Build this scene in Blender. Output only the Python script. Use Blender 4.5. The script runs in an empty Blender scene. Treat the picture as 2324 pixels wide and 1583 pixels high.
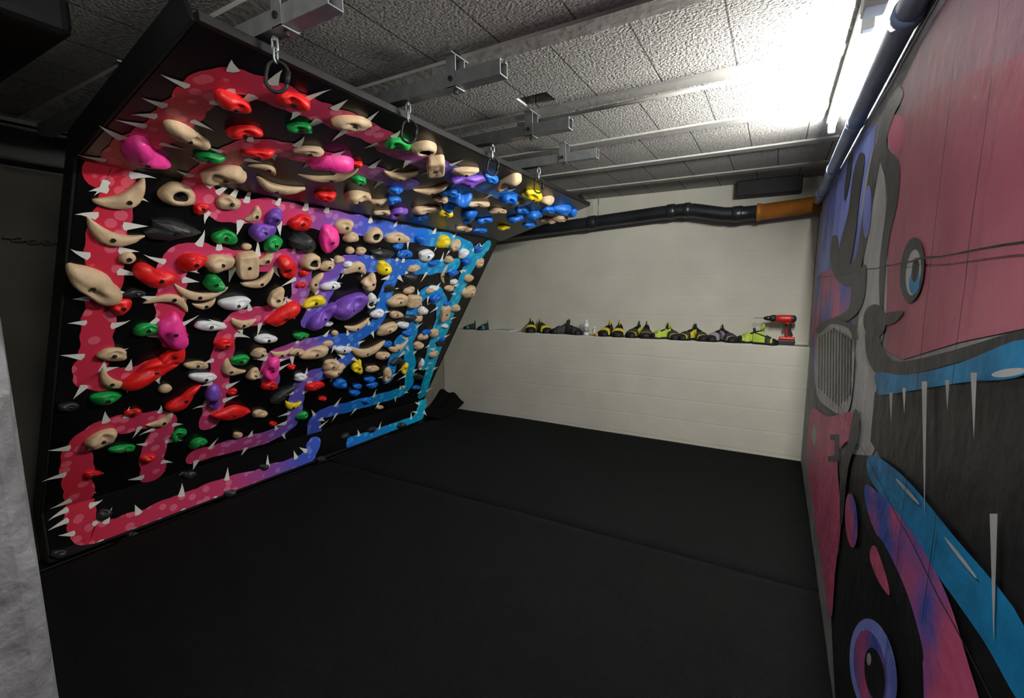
import bpy, bmesh, math, random
from mathutils import Vector, Matrix, noise
random.seed(7)
V=Vector
sc=bpy.context.scene
COL=sc.collection
# ------------------------------------------------------------------ camera
F=1047.0; CX=1162.0; CY=791.5
TH=math.radians(29.7); P=math.radians(7.7); R=math.radians(0.3)
CAM=V((0,0,1.47))
fwd=V((-math.sin(TH)*math.cos(P), math.cos(TH)*math.cos(P), -math.sin(P)))
r0=V((math.cos(TH),math.sin(TH),0)); u0=r0.cross(fwd)
up=u0*math.cos(R)+r0*math.sin(R); rt=r0*math.cos(R)-u0*math.sin(R)
cd=bpy.data.cameras.new("camera"); cam=bpy.data.objects.new("camera",cd); COL.objects.link(cam)
cd.sensor_width=36; cd.lens=36*F/2324; cd.clip_start=0.02
m=Matrix((rt,up,-fwd)).transposed().to_4x4(); m.translation=CAM; cam.matrix_world=m
sc.camera=cam
# survey helper: where a sight line meets a real surface of the room
def hit(px,py,pt,n):
    d=fwd+rt*((px-CX)/F)+up*((CY-py)/F)
    t=(pt-CAM).dot(n)/d.dot(n)
    return CAM+d*t, t
# ------------------------------------------------------------------ materials
def M(name,col,rough=.5,metal=0,var=.15,scale=8,bump=0,bscale=80,col2=None,emit=0,lo=.35,hi=.65,bdist=.01,spec=.5,detail=4,coat=0):
    mt=bpy.data.materials.new(name); mt.use_nodes=True; nt=mt.node_tree; N=nt.nodes; L=nt.links
    b=N["Principled BSDF"]; b.inputs["Roughness"].default_value=rough; b.inputs["Metallic"].default_value=metal
    b.inputs["Specular IOR Level"].default_value=spec
    b.inputs["Coat Weight"].default_value=coat
    if emit:
        b.inputs["Base Color"].default_value=(*col,1)
        b.inputs["Emission Color"].default_value=(*col,1); b.inputs["Emission Strength"].default_value=emit
        return mt
    tc=N.new("ShaderNodeTexCoord"); nz=N.new("ShaderNodeTexNoise"); nz.inputs["Scale"].default_value=scale; nz.inputs["Detail"].default_value=detail
    L.new(tc.outputs["Object"],nz.inputs["Vector"])
    cr=N.new("ShaderNodeValToRGB"); L.new(nz.outputs["Fac"],cr.inputs["Fac"])
    c1=[max(0,c*(1-var)) for c in col]; c2=list(col2) if col2 else [min(1,c*(1+var)) for c in col]
    cr.color_ramp.elements[0].position=lo; cr.color_ramp.elements[0].color=(*c1,1)
    cr.color_ramp.elements[1].position=hi; cr.color_ramp.elements[1].color=(*c2,1)
    L.new(cr.outputs["Color"],b.inputs["Base Color"])
    if bump:
        n2=N.new("ShaderNodeTexNoise"); n2.inputs["Scale"].default_value=bscale; n2.inputs["Detail"].default_value=4
        L.new(tc.outputs["Object"],n2.inputs["Vector"])
        bp=N.new("ShaderNodeBump"); bp.inputs["Strength"].default_value=bump; bp.inputs["Distance"].default_value=bdist
        L.new(n2.outputs["Fac"],bp.inputs["Height"]); L.new(bp.outputs["Normal"],b.inputs["Normal"])
    return mt
def geo_pos(mt):
    N=mt.node_tree.nodes; g=N.new("ShaderNodeNewGeometry"); return g.outputs["Position"]

m_white=M("white_painted_concrete",(.55,.535,.47),.75,var=.05,scale=3,bump=.25,bscale=22,bdist=.006)
def add_lines(mt,scale,axis,strength,dist=.012):
    nt=mt.node_tree;N=nt.nodes;L=nt.links
    b=N["Principled BSDF"]; prev=b.inputs["Normal"].links[0].from_socket if b.inputs["Normal"].links else None
    w=N.new("ShaderNodeTexWave"); w.wave_type='BANDS'; w.bands_direction=axis; w.inputs["Scale"].default_value=scale
    w.inputs["Distortion"].default_value=.7; w.inputs["Detail"].default_value=3; w.inputs["Detail Scale"].default_value=.6
    L.new(geo_pos(mt),w.inputs["Vector"])
    r=N.new("ShaderNodeValToRGB"); r.color_ramp.elements[0].position=.0; r.color_ramp.elements[0].color=(0,0,0,1)
    r.color_ramp.elements[1].position=.03; r.color_ramp.elements[1].color=(1,1,1,1)
    L.new(w.outputs["Fac"],r.inputs["Fac"])
    bp=N.new("ShaderNodeBump"); bp.inputs["Strength"].default_value=strength; bp.inputs["Distance"].default_value=dist
    L.new(r.outputs["Color"],bp.inputs["Height"])
    if prev: L.new(prev,bp.inputs["Normal"])
    L.new(bp.outputs["Normal"],b.inputs["Normal"])
add_lines(m_white,1.6,'Z',.2,.004)
m_dim=M("grey_olive_concrete",(.16,.155,.125),.85,var=.15,scale=3,bump=.4,bscale=20)
m_conc=M("rough_grey_concrete",(.16,.16,.172),.9,var=.3,scale=14,bump=.8,bscale=30,bdist=.008)
m_murb=M("bare_mural_concrete",(.28,.28,.29),.75,var=.2,scale=6,bump=.5,bscale=16,bdist=.008)
m_rib=M("painted_concrete_rib",(.42,.41,.39),.6,var=.1,scale=8,bump=.3,bscale=30,bdist=.005)
m_floor=M("screed_floor",(.03,.03,.03),.9)
m_carpet=M("black_carpet",(.0036,.0037,.0041),.95,var=.5,scale=160,bump=.6,bscale=300,bdist=.003,spec=.10)
m_bk=M("black_paint",(.003,.003,.0035),.28,var=.3,scale=5,bump=.04,bscale=30,spec=.4)
m_bkm=M("matte_black_paint",(.006,.006,.007),.6,var=.3,scale=5,spec=.3)
m_pipe=M("black_plastic_pipe",(.012,.014,.018),.35,var=.3)
m_orange=M("orange_plastic_pipe",(.42,.15,.025),.4,var=.2)
m_gpipe=M("blue_grey_painted_pipe",(.22,.31,.50),.4,var=.2,scale=4)
m_steel=M("galvanised_steel",(.30,.32,.33),.4,metal=.6,var=.12,scale=25)
m_dsteel=M("dark_zinc_bolt",(.06,.06,.06),.35,metal=.8,var=.3)
m_shade=M("painted_hollow_shade",(.004,.004,.004),.9)  # near-black colour that paints shade into hollows
m_spike=M("white_spike_paint",(.75,.75,.71),.4,var=.06)
m_wplast=M("white_plastic",(.75,.75,.75),.4,var=.05)
m_tube=M("lit_tube_glass",(1,.985,.91),.3,var=0,emit=700)
m_fill_tube=M("added_fill_tube",(1,.975,.90),.3,var=0,emit=165)  # glow of the added fill lamp out of view
# ceiling: rough blocks
m_ceil=M("woodwool_ceiling_block",(.42,.41,.39),.95,var=.3,scale=60,bump=1,bscale=90,bdist=.012,lo=.3,hi=.6)
def ceil_setup():
    nt=m_ceil.node_tree;N=nt.nodes;L=nt.links;b=N["Principled BSDF"]
    mp=N.new("ShaderNodeMapping"); L.new(geo_pos(m_ceil),mp.inputs["Vector"])
    mp.inputs["Location"].default_value=(0.05,-0.37,0)
    br=N.new("ShaderNodeTexBrick"); br.inputs["Scale"].default_value=1
    br.inputs["Brick Width"].default_value=.30; br.inputs["Row Height"].default_value=.645; br.inputs["Mortar Size"].default_value=.004
    br.inputs["Mortar Smooth"].default_value=.3; br.offset=.5
    br.inputs["Color1"].default_value=(1,1,1,1); br.inputs["Color2"].default_value=(.85,.85,.85,1); br.inputs["Mortar"].default_value=(.2,.2,.2,1)
    L.new(mp.outputs["Vector"],br.inputs["Vector"])
    src=b.inputs["Base Color"].links[0].from_socket
    mx=N.new("ShaderNodeMix"); mx.data_type='RGBA'; mx.blend_type='MULTIPLY'; mx.inputs["Factor"].default_value=1
    L.new(src,mx.inputs["A"]); L.new(br.outputs["Color"],mx.inputs["B"]); L.new(mx.outputs["Result"],b.inputs["Base Color"])
ceil_setup()
# maze paint: colour runs along the board, bubbles are lighter
m_maze=M("maze_gradient_paint",(1,0,0),.35,var=0)
def maze_setup():
    nt=m_maze.node_tree;N=nt.nodes;L=nt.links;b=N["Principled BSDF"]
    pos=geo_pos(m_maze); sx=N.new("ShaderNodeSeparateXYZ"); L.new(pos,sx.inputs[0])
    nz=N.new("ShaderNodeTexNoise"); nz.inputs["Scale"].default_value=2.2; L.new(pos,nz.inputs["Vector"])
    a=N.new("ShaderNodeMath"); a.operation='MULTIPLY_ADD'; L.new(nz.outputs["Fac"],a.inputs[0]); a.inputs[1].default_value=.8; a.inputs[2].default_value=-.4
    s=N.new("ShaderNodeMath"); s.operation='ADD'; L.new(sx.outputs["Y"],s.inputs[0]); L.new(a.outputs[0],s.inputs[1])
    mr=N.new("ShaderNodeMapRange"); mr.inputs["From Min"].default_value=.7; mr.inputs["From Max"].default_value=3.9; L.new(s.outputs[0],mr.inputs["Value"])
    def ramp(cols):
        r=N.new("ShaderNodeValToRGB"); L.new(mr.outputs[0],r.inputs["Fac"]); e=r.color_ramp.elements
        e[0].position=cols[0][0]; e[0].color=(*cols[0][1],1); e[1].position=cols[-1][0]; e[1].color=(*cols[-1][1],1)
        for p,c in cols[1:-1]:
            q=e.new(p); q.color=(*c,1)
        return r
    base=ramp([(0,(.60,.02,.035)),(.08,(.60,.03,.07)),(.28,(.56,.05,.15)),(.40,(.27,.08,.38)),(.49,(.07,.10,.58)),(.64,(.012,.16,.66)),(.82,(.005,.30,.64)),(1,(.0,.45,.66))])
    lite=ramp([(0,(.76,.09,.12)),(.08,(.76,.12,.19)),(.28,(.72,.17,.30)),(.40,(.38,.19,.54)),(.49,(.15,.22,.74)),(.64,(.05,.28,.80)),(.82,(.03,.45,.76)),(1,(.03,.60,.76))])
    vo=N.new("ShaderNodeTexVoronoi"); vo.inputs["Scale"].default_value=15; L.new(pos,vo.inputs["Vector"])
    rr=N.new("ShaderNodeValToRGB"); rr.color_ramp.elements[0].position=.34; rr.color_ramp.elements[0].color=(1,1,1,1); rr.color_ramp.elements[1].position=.38; rr.color_ramp.elements[1].color=(0,0,0,1)
    L.new(vo.outputs["Distance"],rr.inputs["Fac"])
    mx=N.new("ShaderNodeMix"); mx.data_type='RGBA'; L.new(rr.outputs["Color"],mx.inputs["Factor"])
    L.new(base.outputs["Color"],mx.inputs["A"]); L.new(lite.outputs["Color"],mx.inputs["B"]); L.new(mx.outputs["Result"],b.inputs["Base Color"])
maze_setup()
HB=dict(bump=.3,bscale=90,bdist=.005)
HM={'T':M("tan_hold_resin",(.60,.43,.27),.6,var=.12,scale=12,**HB),
    'R':M("red_hold_resin",(.70,.010,.010),.45,var=.2,scale=20,**HB),
    'G':M("green_hold_resin",(.004,.28,.05),.45,var=.2,scale=20,**HB),
    'P':M("pink_hold_resin",(.88,.045,.33),.45,var=.12,scale=20,**HB),
    'B':M("blue_hold_resin",(.006,.14,.60),.45,var=.2,scale=20,**HB),
    'Y':M("yellow_hold_resin",(.82,.62,.015),.45,var=.12,scale=20,**HB),
    'V':M("purple_hold_resin",(.17,.065,.45),.45,var=.2,scale=20,**HB),
    'K':M("charcoal_hold_resin",(.018,.021,.024),.5,var=.3,scale=20,**HB),
    'W':M("white_hold_resin",(.74,.76,.80),.5,var=.1,scale=20,**HB)}
CN={'T':'tan','R':'red','G':'green','P':'bright pink','B':'blue','Y':'yellow','V':'purple','K':'charcoal black','W':'white'}
# ------------------------------------------------------------------ mesh helpers
def mesh(name,verts,faces,mats,smooth=False,mi=None):
    me=bpy.data.meshes.new(name); me.from_pydata([tuple(v) for v in verts],[],faces)
    for q in (mats if isinstance(mats,list) else [mats]): me.materials.append(q)
    if mi:
        for p,i in zip(me.polygons,mi): p.material_index=i
    if smooth:
        for p in me.polygons: p.use_smooth=True
    me.update(); return me
def put(name,me,parent=None,loc=(0,0,0)):
    o=bpy.data.objects.new(name,me); COL.objects.link(o); o.location=loc
    if parent: o.parent=parent
    return o
def W(name,verts,faces,mats,parent=None,smooth=False,mi=None,fixn=True):
    """world-space verts; origin moved to the centre; parent is unrotated"""
    vs=[V(v) for v in verts]
    c=V([(min(v[i] for v in vs)+max(v[i] for v in vs))/2 for i in range(3)])
    me=mesh(name,[v-c for v in vs],faces,mats,smooth,mi)
    if fixn:
        bm=bmesh.new(); bm.from_mesh(me); bmesh.ops.recalc_face_normals(bm,faces=bm.faces); bm.to_mesh(me); bm.free()
    base=parent.location if parent else V((0,0,0))
    return put(name,me,parent,c-base)
def E(name,loc,label,cat,group=None):
    o=bpy.data.objects.new(name,None); o.empty_display_size=.05; COL.objects.link(o); o.location=loc; tag(o,label,cat,group); return o
def tag(o,label,cat,group=None):
    o["label"]=label; o["category"]=cat
    if group: o["group"]=group
def struct(o,label=None,cat=None):
    o["kind"]="structure"
    if label: o["label"]=label
    if cat: o["category"]=cat
def boxg(x0,x1,y0,y1,z0,z1):
    v=[(x,y,z) for x in(x0,x1) for y in(y0,y1) for z in(z0,z1)]
    f=[(0,1,3,2),(4,6,7,5),(0,4,5,1),(2,3,7,6),(0,2,6,4),(1,5,7,3)]
    return v,f
def bevel(o,w=.004,seg=2):
    md=o.modifiers.new("bevel","BEVEL"); md.width=w; md.segments=seg; md.limit_method='ANGLE'; return o
def join(*gs):
    v=[];f=[]
    for a,b in gs:
        k=len(v); v+=list(a); f+=[tuple(i+k for i in q) for q in b]
    return v,f
def prism(poly,d):
    n=len(poly); v=[V(p) for p in poly]+[V(p)+V(d) for p in poly]
    f=[tuple(range(n))[::-1],tuple(range(n,2*n))]+[(i,(i+1)%n,(i+1)%n+n,i+n) for i in range(n)]
    return v,f
def sweep(pts,r,seg=12,cap=True,closed=False,flat=1.0):
    pts=[V(p) for p in pts]; n=len(pts); v=[];f=[]
    prev=None
    for i,p in enumerate(pts):
        if closed: t=(pts[(i+1)%n]-pts[i-1]).normalized()
        else: t=(pts[min(i+1,n-1)]-pts[max(i-1,0)]).normalized()
        if prev is None:
            a=t.cross(V((0,0,1))); 
            if a.length<.1: a=t.cross(V((1,0,0)))
            a.normalize()
        else: a=(prev-t*prev.dot(t)).normalized()
        prev=a; b=t.cross(a); rr=r[i] if isinstance(r,(list,tuple)) else r
        for k in range(seg):
            q=2*math.pi*k/seg; v.append(p+a*rr*math.cos(q)+b*rr*flat*math.sin(q))
    m_=n if closed else n-1
    for i in range(m_):
        j=(i+1)%n
        for k in range(seg): f.append((i*seg+k,i*seg+(k+1)%seg,j*seg+(k+1)%seg,j*seg+k))
    if cap and not closed: f.append(tuple(range(seg))[::-1]); f.append(tuple(range((n-1)*seg,n*seg)))
    return v,f
def catmull(pts,sub=6,closed=False):
    n=len(pts); out=[]
    rng=n if closed else n-1
    for i in range(rng):
        g=(lambda k: pts[k%n]) if closed else (lambda k: pts[max(0,min(n-1,k))])
        p0,p1,p2,p3=[V(g(k)) for k in (i-1,i,i+1,i+2)]
        for s in range(sub):
            t=s/sub
            out.append(.5*((2*p1)+(p2-p0)*t+(2*p0-5*p1+4*p2-p3)*t*t+(-p0+3*p1-3*p2+p3)*t**3))
    if not closed: out.append(V(pts[-1]))
    return out
# ------------------------------------------------------------------ room shell
XL,XR,YB,YN,ZC,LEDZ,YL=-3.55,.27,4.72,-1.6,2.367,.96,4.5
v,f=boxg(XL-.1,XR+.1,YN-.1,YB+.1,-.16,-.06); struct(W("floor",v,f,m_floor))
hx0,hx1,hy0,hy1=-1.15,-.99,2.07,2.18
gs=[boxg(XL-.1,hx0,YN-.1,YB+.1,ZC,ZC+.2),boxg(hx1,XR+.1,YN-.1,YB+.1,ZC,ZC+.2),boxg(hx0,hx1,YN-.1,hy0,ZC,ZC+.2),boxg(hx0,hx1,hy1,YB+.1,ZC,ZC+.2)]
v,f=join(*gs); struct(W("ceiling",v,f,m_ceil))
v,f=boxg(hx0-.01,hx1+.01,hy0-.01,hy1+.01,ZC+.09,ZC+.12); struct(W("trim_9",v,f,m_shade))  # near-black plate painting the shade up inside the ceiling hole
k=1
for y in (.36,1.0,1.64,2.285,2.93,3.575,4.22):
    pr=[(XL,y-.05,ZC),(XL,y+.05,ZC),(XL,y+.042,ZC-.009),(XL,y-.042,ZC-.009)]
    v,f=prism([V(p) for p in pr],(XR-XL,0,0)); struct(W("trim_%d"%k,v,f,m_rib)); k+=1
prof=[(YL,-.06),(YL,LEDZ),(YB,LEDZ),(YB,ZC),(YB+.15,ZC),(YB+.15,-.06)]
v,f=prism([V((XL,y,z)) for y,z in prof],(XR-XL,0,0)); o=W("wall_back",v,f,m_white); struct(o); bevel(o,.008,2)
v,f=boxg(XR,XR+.12,YN,YB+.15,-.06,ZC); struct(W("wall_right",v,f,m_murb))
v,f=boxg(XL-.12,XL,YN,YB+.15,-.06,ZC); struct(W("wall_left",v,f,m_dim))
v,f=boxg(XL,XR,YN-.12,YN,-.06,ZC); struct(W("wall_front",v,f,m_dim))
def pillar():
    x0,x1,y0,y1=-1.45,-1.0,-.55,.226; n=60; v=[];f=[]
    for i in range(n+1):
        z=-.06+(ZC+.06)*i/n
        j1=noise.noise(V((z*9,1.3,0)))*.006+noise.noise(V((z*31,4.3,0)))*.003
        ring=[(x0,y0),(x1,y0),(x1,y1-.03),(x1-.006+j1,y1-.008+j1),(x1-.03,y1),(x0,y1)]
        v+=[(a,b,z) for a,b in ring]
    for i in range(n):
        for q in range(6): f.append((i*6+q,i*6+(q+1)%6,(i+1)*6+(q+1)%6,(i+1)*6+q))
    f.append(tuple(range(6))[::-1]); f.append(tuple(range(n*6,n*6+6)))
    return v,f
v,f=pillar(); o=W("wall_pillar",v,f,m_conc); struct(o)
def mat_mesh(x0,x1,y0,y1,nx,ny):
    v=[];f=[]
    for j in range(ny+1):
        for i in range(nx+1):
            x=x0+(x1-x0)*i/nx; y=y0+(y1-y0)*j/ny; z=.004*noise.noise(V((x*1.7,y*1.7,2)))
            e=min(j,ny-j,i,nx-i)
            if e==0: z-=.012
            v.append((x,y,z))
    n=len(v)
    v+= [(a,b,-.058) for a,b,c in v]
    R_=nx+1
    for j in range(ny):
        for i in range(nx):
            a=j*R_+i; f.append((a,a+1,a+1+R_,a+R_)); f.append((a+n,a+R_+n,a+1+R_+n,a+1+n))
    for i in range(nx):
        f.append((i,i+n,i+1+n,i+1)); a=ny*R_+i; f.append((a,a+1,a+1+n,a+n))
    for j in range(ny):
        a=j*R_; f.append((a,a+R_,a+R_+n,a+n)); a+=nx; f.append((a,a+n,a+R_+n,a+R_))
    return v,f
v,f=mat_mesh(-3.30,XR-.004,2.535,4.47,50,40); o=W("gym_mat",v,f,m_carpet,smooth=True); tag(o,"black carpeted gym mat running up to the white wall","mat","black carpeted floor mats")
v,f=mat_mesh(-3.30,XR-.004,.24,2.53,40,40); o=W("gym_mat",v,f,m_carpet,smooth=True); tag(o,"black carpeted gym mat in front of the climbing board","mat","black carpeted floor mats")
v,f=mat_mesh(-.98,XR-.004,-1.55,.235,20,30); o=W("gym_mat",v,f,m_carpet,smooth=True); tag(o,"black carpeted gym mat beside the concrete pillar","mat","black carpeted floor mats")
# curled carpet corner
v=[];f=[];nx,ny=14,14
for s in (0,.012):
    for j in range(ny+1):
        for i in range(nx+1):
            x=-3.53+.36*i/nx; y=3.93+.50*j/ny; t=j/ny
            z=.006+.20*t**2.2*(1-.55*(i/nx)**3)+.015*math.sin(i*.9)*t
            v.append((x,y-.04*t*t,z+s))
n=(nx+1)*(ny+1)
for j in range(ny):
    for i in range(nx):
        a=j*(nx+1)+i; f.append((a,a+nx+1,a+nx+2,a+1)); f.append((a+n,a+1+n,a+nx+2+n,a+nx+1+n))
for i in range(nx): f.append((i,i+1,i+1+n,i+n)); a=ny*(nx+1)+i; f.append((a,a+n,a+1+n,a+1))
for j in range(ny): a=j*(nx+1); f.append((a,a+n,a+nx+1+n,a+nx+1)); a+=nx; f.append((a,a+nx+1,a+nx+1+n,a+n))
o=W("carpet_offcut",v,f,m_carpet,smooth=True); tag(o,"curled-up black carpet corner behind the climbing board","carpet")
# ------------------------------------------------------------------ climbing board
YA,YZ=.78,3.83; SL=-.05/3.05
def bp(x,z,y): return V((x,y,z+SL*(y-YA)))
KB=(-3.32,0.0);KT=(-3.32,.29);FD=(-2.34,1.955);TP=(-1.445,2.205)
board=E("climbing_board",(-2.9,2.3,0),"overhanging black climbing board painted with a pink and blue spiky maze","climbing wall")
def panel(name,a,b,yA,yZ,label):
    A=bp(a[0],a[1],yA);B=bp(b[0],b[1],yA);C=bp(b[0],b[1],yZ);D=bp(a[0],a[1],yZ)
    n=(D-A).cross(B-A).normalized()
    if n.x<0: n=-n
    v,f=prism([A,B,C,D],-n*.02); o=W(name,v,f,m_bk,board); bevel(o,.002,1); o["label"]=label
    return A,n
PK=panel("kick_panel",(KB[0],.055),KT,YA,YZ,"low upright black kick panel"); PL=panel("main_panel",KT,FD,YA,YZ,"overhanging black main panel"); 
PU=panel("upper_panel",FD,TP,YA,3.90,"steep glossy black roof panel")
v,f=boxg(-3.345,-3.321,YA,YZ,.003,.06); W("base_board",v,f,m_bkm,board)
for (y0,y1) in ((YA-.014,YA-.001),(YZ+.001,YZ+.020)):
    pr=[(-3.32,.003),(-3.32,.29),(-2.34,1.955),(-1.445,2.205),(-1.50,2.300),(-2.365,2.062),(-3.44,.30),(-3.44,.003)]
    v,f=prism([V((x,y0,z+(SL*(y0-YA) if z>.1 else 0))) for x,z in pr],(0,y1-y0,0)); bevel(W("side_frame",v,f,m_bkm,board),.003,1)
v,f=prism([bp(-1.475,2.20,YA),bp(-1.435,2.205,YA),bp(-1.437,2.232,YA),bp(-1.48,2.232,YA)],V((0,3.1,3.1*SL))); W("top_rail",v,f,m_bkm,board)
def onp(px,py,pl,off=0): return hit(px,py,pl[0]+pl[1]*off,pl[1])
mazes=[ # (panel, polyline)
 ('L',[(222,392),(262,400),(262,470),(240,545),(238,640),(228,730),(215,800),(205,855),(280,855),(360,835)]),
 ('U',[(268,374),(300,335),(370,290),(420,245),(470,195),(520,180),(600,205),(690,240),(770,270),(850,305),(905,340),(980,370),(1050,400),(1120,430),(1190,460)]),
 ('U',[(450,405),(500,370),(560,335),(620,335),(700,352),(780,375),(860,395),(930,420)]),
 ('L',[(440,418),(470,450),(520,478),(600,480),(700,492),(790,507),(880,523),(960,537),(1030,550),(1065,575),(1055,620),(1035,670),(1015,720),(990,760)]),
 ('L',[(395,770),(385,720),(388,650),(395,600),(430,575),(500,585),(590,595),(660,585),(685,620),(670,690),(610,712),(540,725),(512,765),(500,840),(488,905),(475,960)]),
 ('L',[(345,1078),(350,1020),(372,955),(300,958),(225,975),(178,1020),(178,1080),(180,1130)]),
 ('L',[(440,1035),(540,1008),(620,985),(662,955),(672,905),(690,862),(750,840),(790,810),(800,770)]),
 ('L',[(615,870),(618,815),(680,788),(740,775),(800,765),(850,735),(868,690),(885,640),(912,608),(980,605),(1035,600)]),
 ('L',[(700,730),(735,665),(765,605),(830,598),(900,603)]),
 ('L',[(715,1000),(720,945),(800,920),(880,898),(922,880),(930,840),(925,790),(905,770)]),
 ('L',[(880,860),(900,800),(935,760),(935,700),(975,660),(1002,690),(985,770),(965,830)]),
 ('L',[(958,895),(978,830),(1008,745),(1040,665),(1070,600),(1105,556)]),
 ('K',[(182,1140),(185,1180),(200,1212),(290,1188),(400,1145),(500,1108),(620,1070),(695,1040),(715,1000)]),
 ('K',[(795,1005),(860,985),(940,955),(956,925),(958,905)]),
]
PLN={'L':PL,'U':PU,'K':PK}
def ribbon(pts3,n,hw,off,seed,rv,rf,mi):
    P3=catmull(pts3,8)
    q=[P3[0]]
    for a in P3[1:]:
        if (a-q[-1]).length>=.012: q.append(a)
    m_=len(q)
    if m_<4: return
    L_=[];R_=[]
    T=[(q[min(i+2,m_-1)]-q[max(i-2,0)]).normalized() for i in range(m_)]
    for i,p in enumerate(q):
        s=T[i].cross(n).normalized()
        w1=hw*(.95+.22*noise.noise(p*9+V((seed,0,0))))+.010*abs(math.sin(i*.75+seed)); w2=hw*(.95+.22*noise.noise(p*9+V((0,seed,0))))+.010*abs(math.sin(i*.68+seed+1))
        L_.append(p+s*w1); R_.append(p-s*w2)
    base=len(rv)
    for i in range(m_): rv+= [L_[i]+n*off,R_[i]+n*off]
    for i in range(m_-1): rf.append((base+2*i,base+2*i+1,base+2*i+3,base+2*i+2)); mi.append(0)
    for (i,sg) in ((0,-1),(m_-1,1)):
        b=len(rv); s=T[i].cross(n).normalized()
        for k in range(9):
            a=math.pi*k/8; rv.append(q[i]+s*hw*math.cos(a)+T[i]*sg*hw*.8*math.sin(a)+n*off)
        rf.append(tuple(range(b,b+9))); mi.append(0)
    for side,E_ in ((1,L_),(-1,R_)):
        i=random.randint(1,4)
        while i<m_-1:
            s=T[i].cross(n).normalized()*side
            d=(s+T[i]*random.uniform(-.35,.35)).normalized(); t=d.cross(n).normalized()
            ln=random.uniform(.055,.105); bw=random.uniform(.014,.022); p=E_[i]-s*.018; bend=t*random.uniform(-.016,.016)
            b=len(rv); o_=n*(off+.0012)
            rv.extend([p-t*bw+o_,p-d*.006+o_,p+t*bw+o_,p+d*ln*.35+t*bw*.66+bend*.2+o_,p+d*ln*.7+t*bw*.28+bend*.6+o_,p+d*ln+bend*1.3+o_,p+d*ln*.7-t*bw*.28+bend*.6+o_,p+d*ln*.35-t*bw*.66+bend*.2+o_])
            rf.append(tuple(range(b,b+8))); mi.append(1)
            i+=random.randint(4,9)
for key in 'LUK':
    rv=[];rf=[];mi=[];j=0
    for kk,pl in mazes:
        if kk!=key: continue
        p3=[onp(a,b,PLN[key])[0] for a,b in pl]
        ribbon(p3,PLN[key][1],.062,.0025+.0003*j,j*3.7+1,rv,rf,mi); j+=1
    if key=='K':
        for q in rv: q.z=min(max(q.z,.02),.29+SL*(q.y-YA))
    o=W("painted_maze",rv,rf,[m_maze,m_spike],board,mi=mi,fixn=False); o["label"]="glossy spiky maze band fading from pink to blue"
# ------------------------------------------------------------------ climbing holds
def hold_mesh(a,b,h,typ,seed,mt):
    rnd=random.Random(seed); rings=8; seg=30 if typ!='w' else 11
    ph=[rnd.uniform(0,6.28) for _ in range(6)]
    am={'b':(.08,.07,.03),'c':(.03,.03,.02),'n':(.03,.03,.02),'t':(.06,.16,.03),'o':(.05,.05,.02),'x':(.02,.02,.0),'w':(.10,.12,.06),'m':(.18,.22,.12),'r':(.02,.02,.0),'d':(.02,.02,.02)}[typ]
    se={'x':5,'b':2.2,'d':1.3,'c':2.6,'n':2.6}.get(typ,2.0)
    v=[];f=[];mi=[]
    def pt(rho,th):
        fi=rho*math.pi/2
        if typ=='x': rr=min(1,rho*1.12)**.8; zz=(1-max(0,(rho-.78)/.22)**2)**.5
        else: rr=math.sin(fi)**.92; zz=math.cos(fi)**.62 if rho<1 else 0
        c,s=math.cos(th),math.sin(th)
        Rr=(abs(c)**se+abs(s)**se)**(-1/se)
        Rr*=1+am[0]*math.sin(2*th+ph[0])+am[1]*math.sin(3*th+ph[1])+am[2]*math.sin(5*th+ph[2])
        x=a*rr*Rr*c; y=b*rr*Rr*s; z=h*zz
        u=x/a
        if typ in 'cn':
            y*=1-.28*u*u; y+=(1 if typ=='c' else -1)*(u*u-.30)*max(a*.52,b*.5); z*=1-.30*u*u+.1*u
            z*=1+.10*math.sin(u*7+ph[0])
        elif typ=='t':
            y*=1-.45*u; z*=1-.25*u; y+=.25*b*math.sin(u*2+ph[3])
        elif typ=='w':
            z*=1+.35*math.sin(u*2+ph[3]); y*=1-.35*u
        elif typ=='m':
            z*=1+.3*math.sin(u*5+ph[3])
        elif typ=='b':
            z*=1+.22*math.sin(u*3+ph[4])+.18*(y/b)
        elif typ=='o':
            d=((x/(a*.34))**2+(y/(b*.34))**2); z-=h*.95*math.exp(-d**2*.8)*1.0
        if typ in 'bmt': z-=h*.45*math.exp(-(((x/a)-.25*math.sin(ph[5]))**2*9+((y/b)-.45)**2*9))
        y+=z*.35*(b/(h+.001))*.4
        q=V((x,y,z)); nn=noise.noise(q*38+V((seed,0,0)))*.09*min(a,b)
        if rho<1: q+=V((nn,nn*.5,nn*.8))
        else: q.z=-.001
        return q
    v.append(pt(0,0)); c0=v[0].copy()
    for i in range(1,rings+2):
        rho=min(1,i/rings) if i<=rings else 1
        for k in range(seg):
            q=pt(rho if i<rings else (.985 if i==rings else 1),2*math.pi*k/seg)
            v.append(q)
    for k in range(seg):
        f.append((0,1+k,1+(k+1)%seg)); mi.append(1 if typ=='o' else 0)  # pocket centre coloured near-black as its shade
    for i in range(rings):
        for k in range(seg):
            A=1+i*seg+k;B=1+i*seg+(k+1)%seg
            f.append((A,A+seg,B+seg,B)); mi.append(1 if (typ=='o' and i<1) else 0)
    me=mesh("climbing_hold",v,f,[mt,m_shade],typ!='w',mi); return me,c0
def bolt_mesh():
    pr=[(.0100,-.003),(.0100,.002),(.0088,.0035),(.0055,.0035),(.005,.0005)]
    v=[];f=[]
    for r,z in pr:
        for k in range(12):
            a=2*math.pi*k/12; v.append((r*math.cos(a),r*math.sin(a),z))
    for i in range(len(pr)-1):
        for k in range(12): f.append((i*12+k,i*12+(k+1)%12,(i+1)*12+(k+1)%12,(i+1)*12+k))
    f.append(tuple(range(48,60)))
    return mesh("bolt",v,f,m_dsteel)
BOLT=bolt_mesh()
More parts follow.
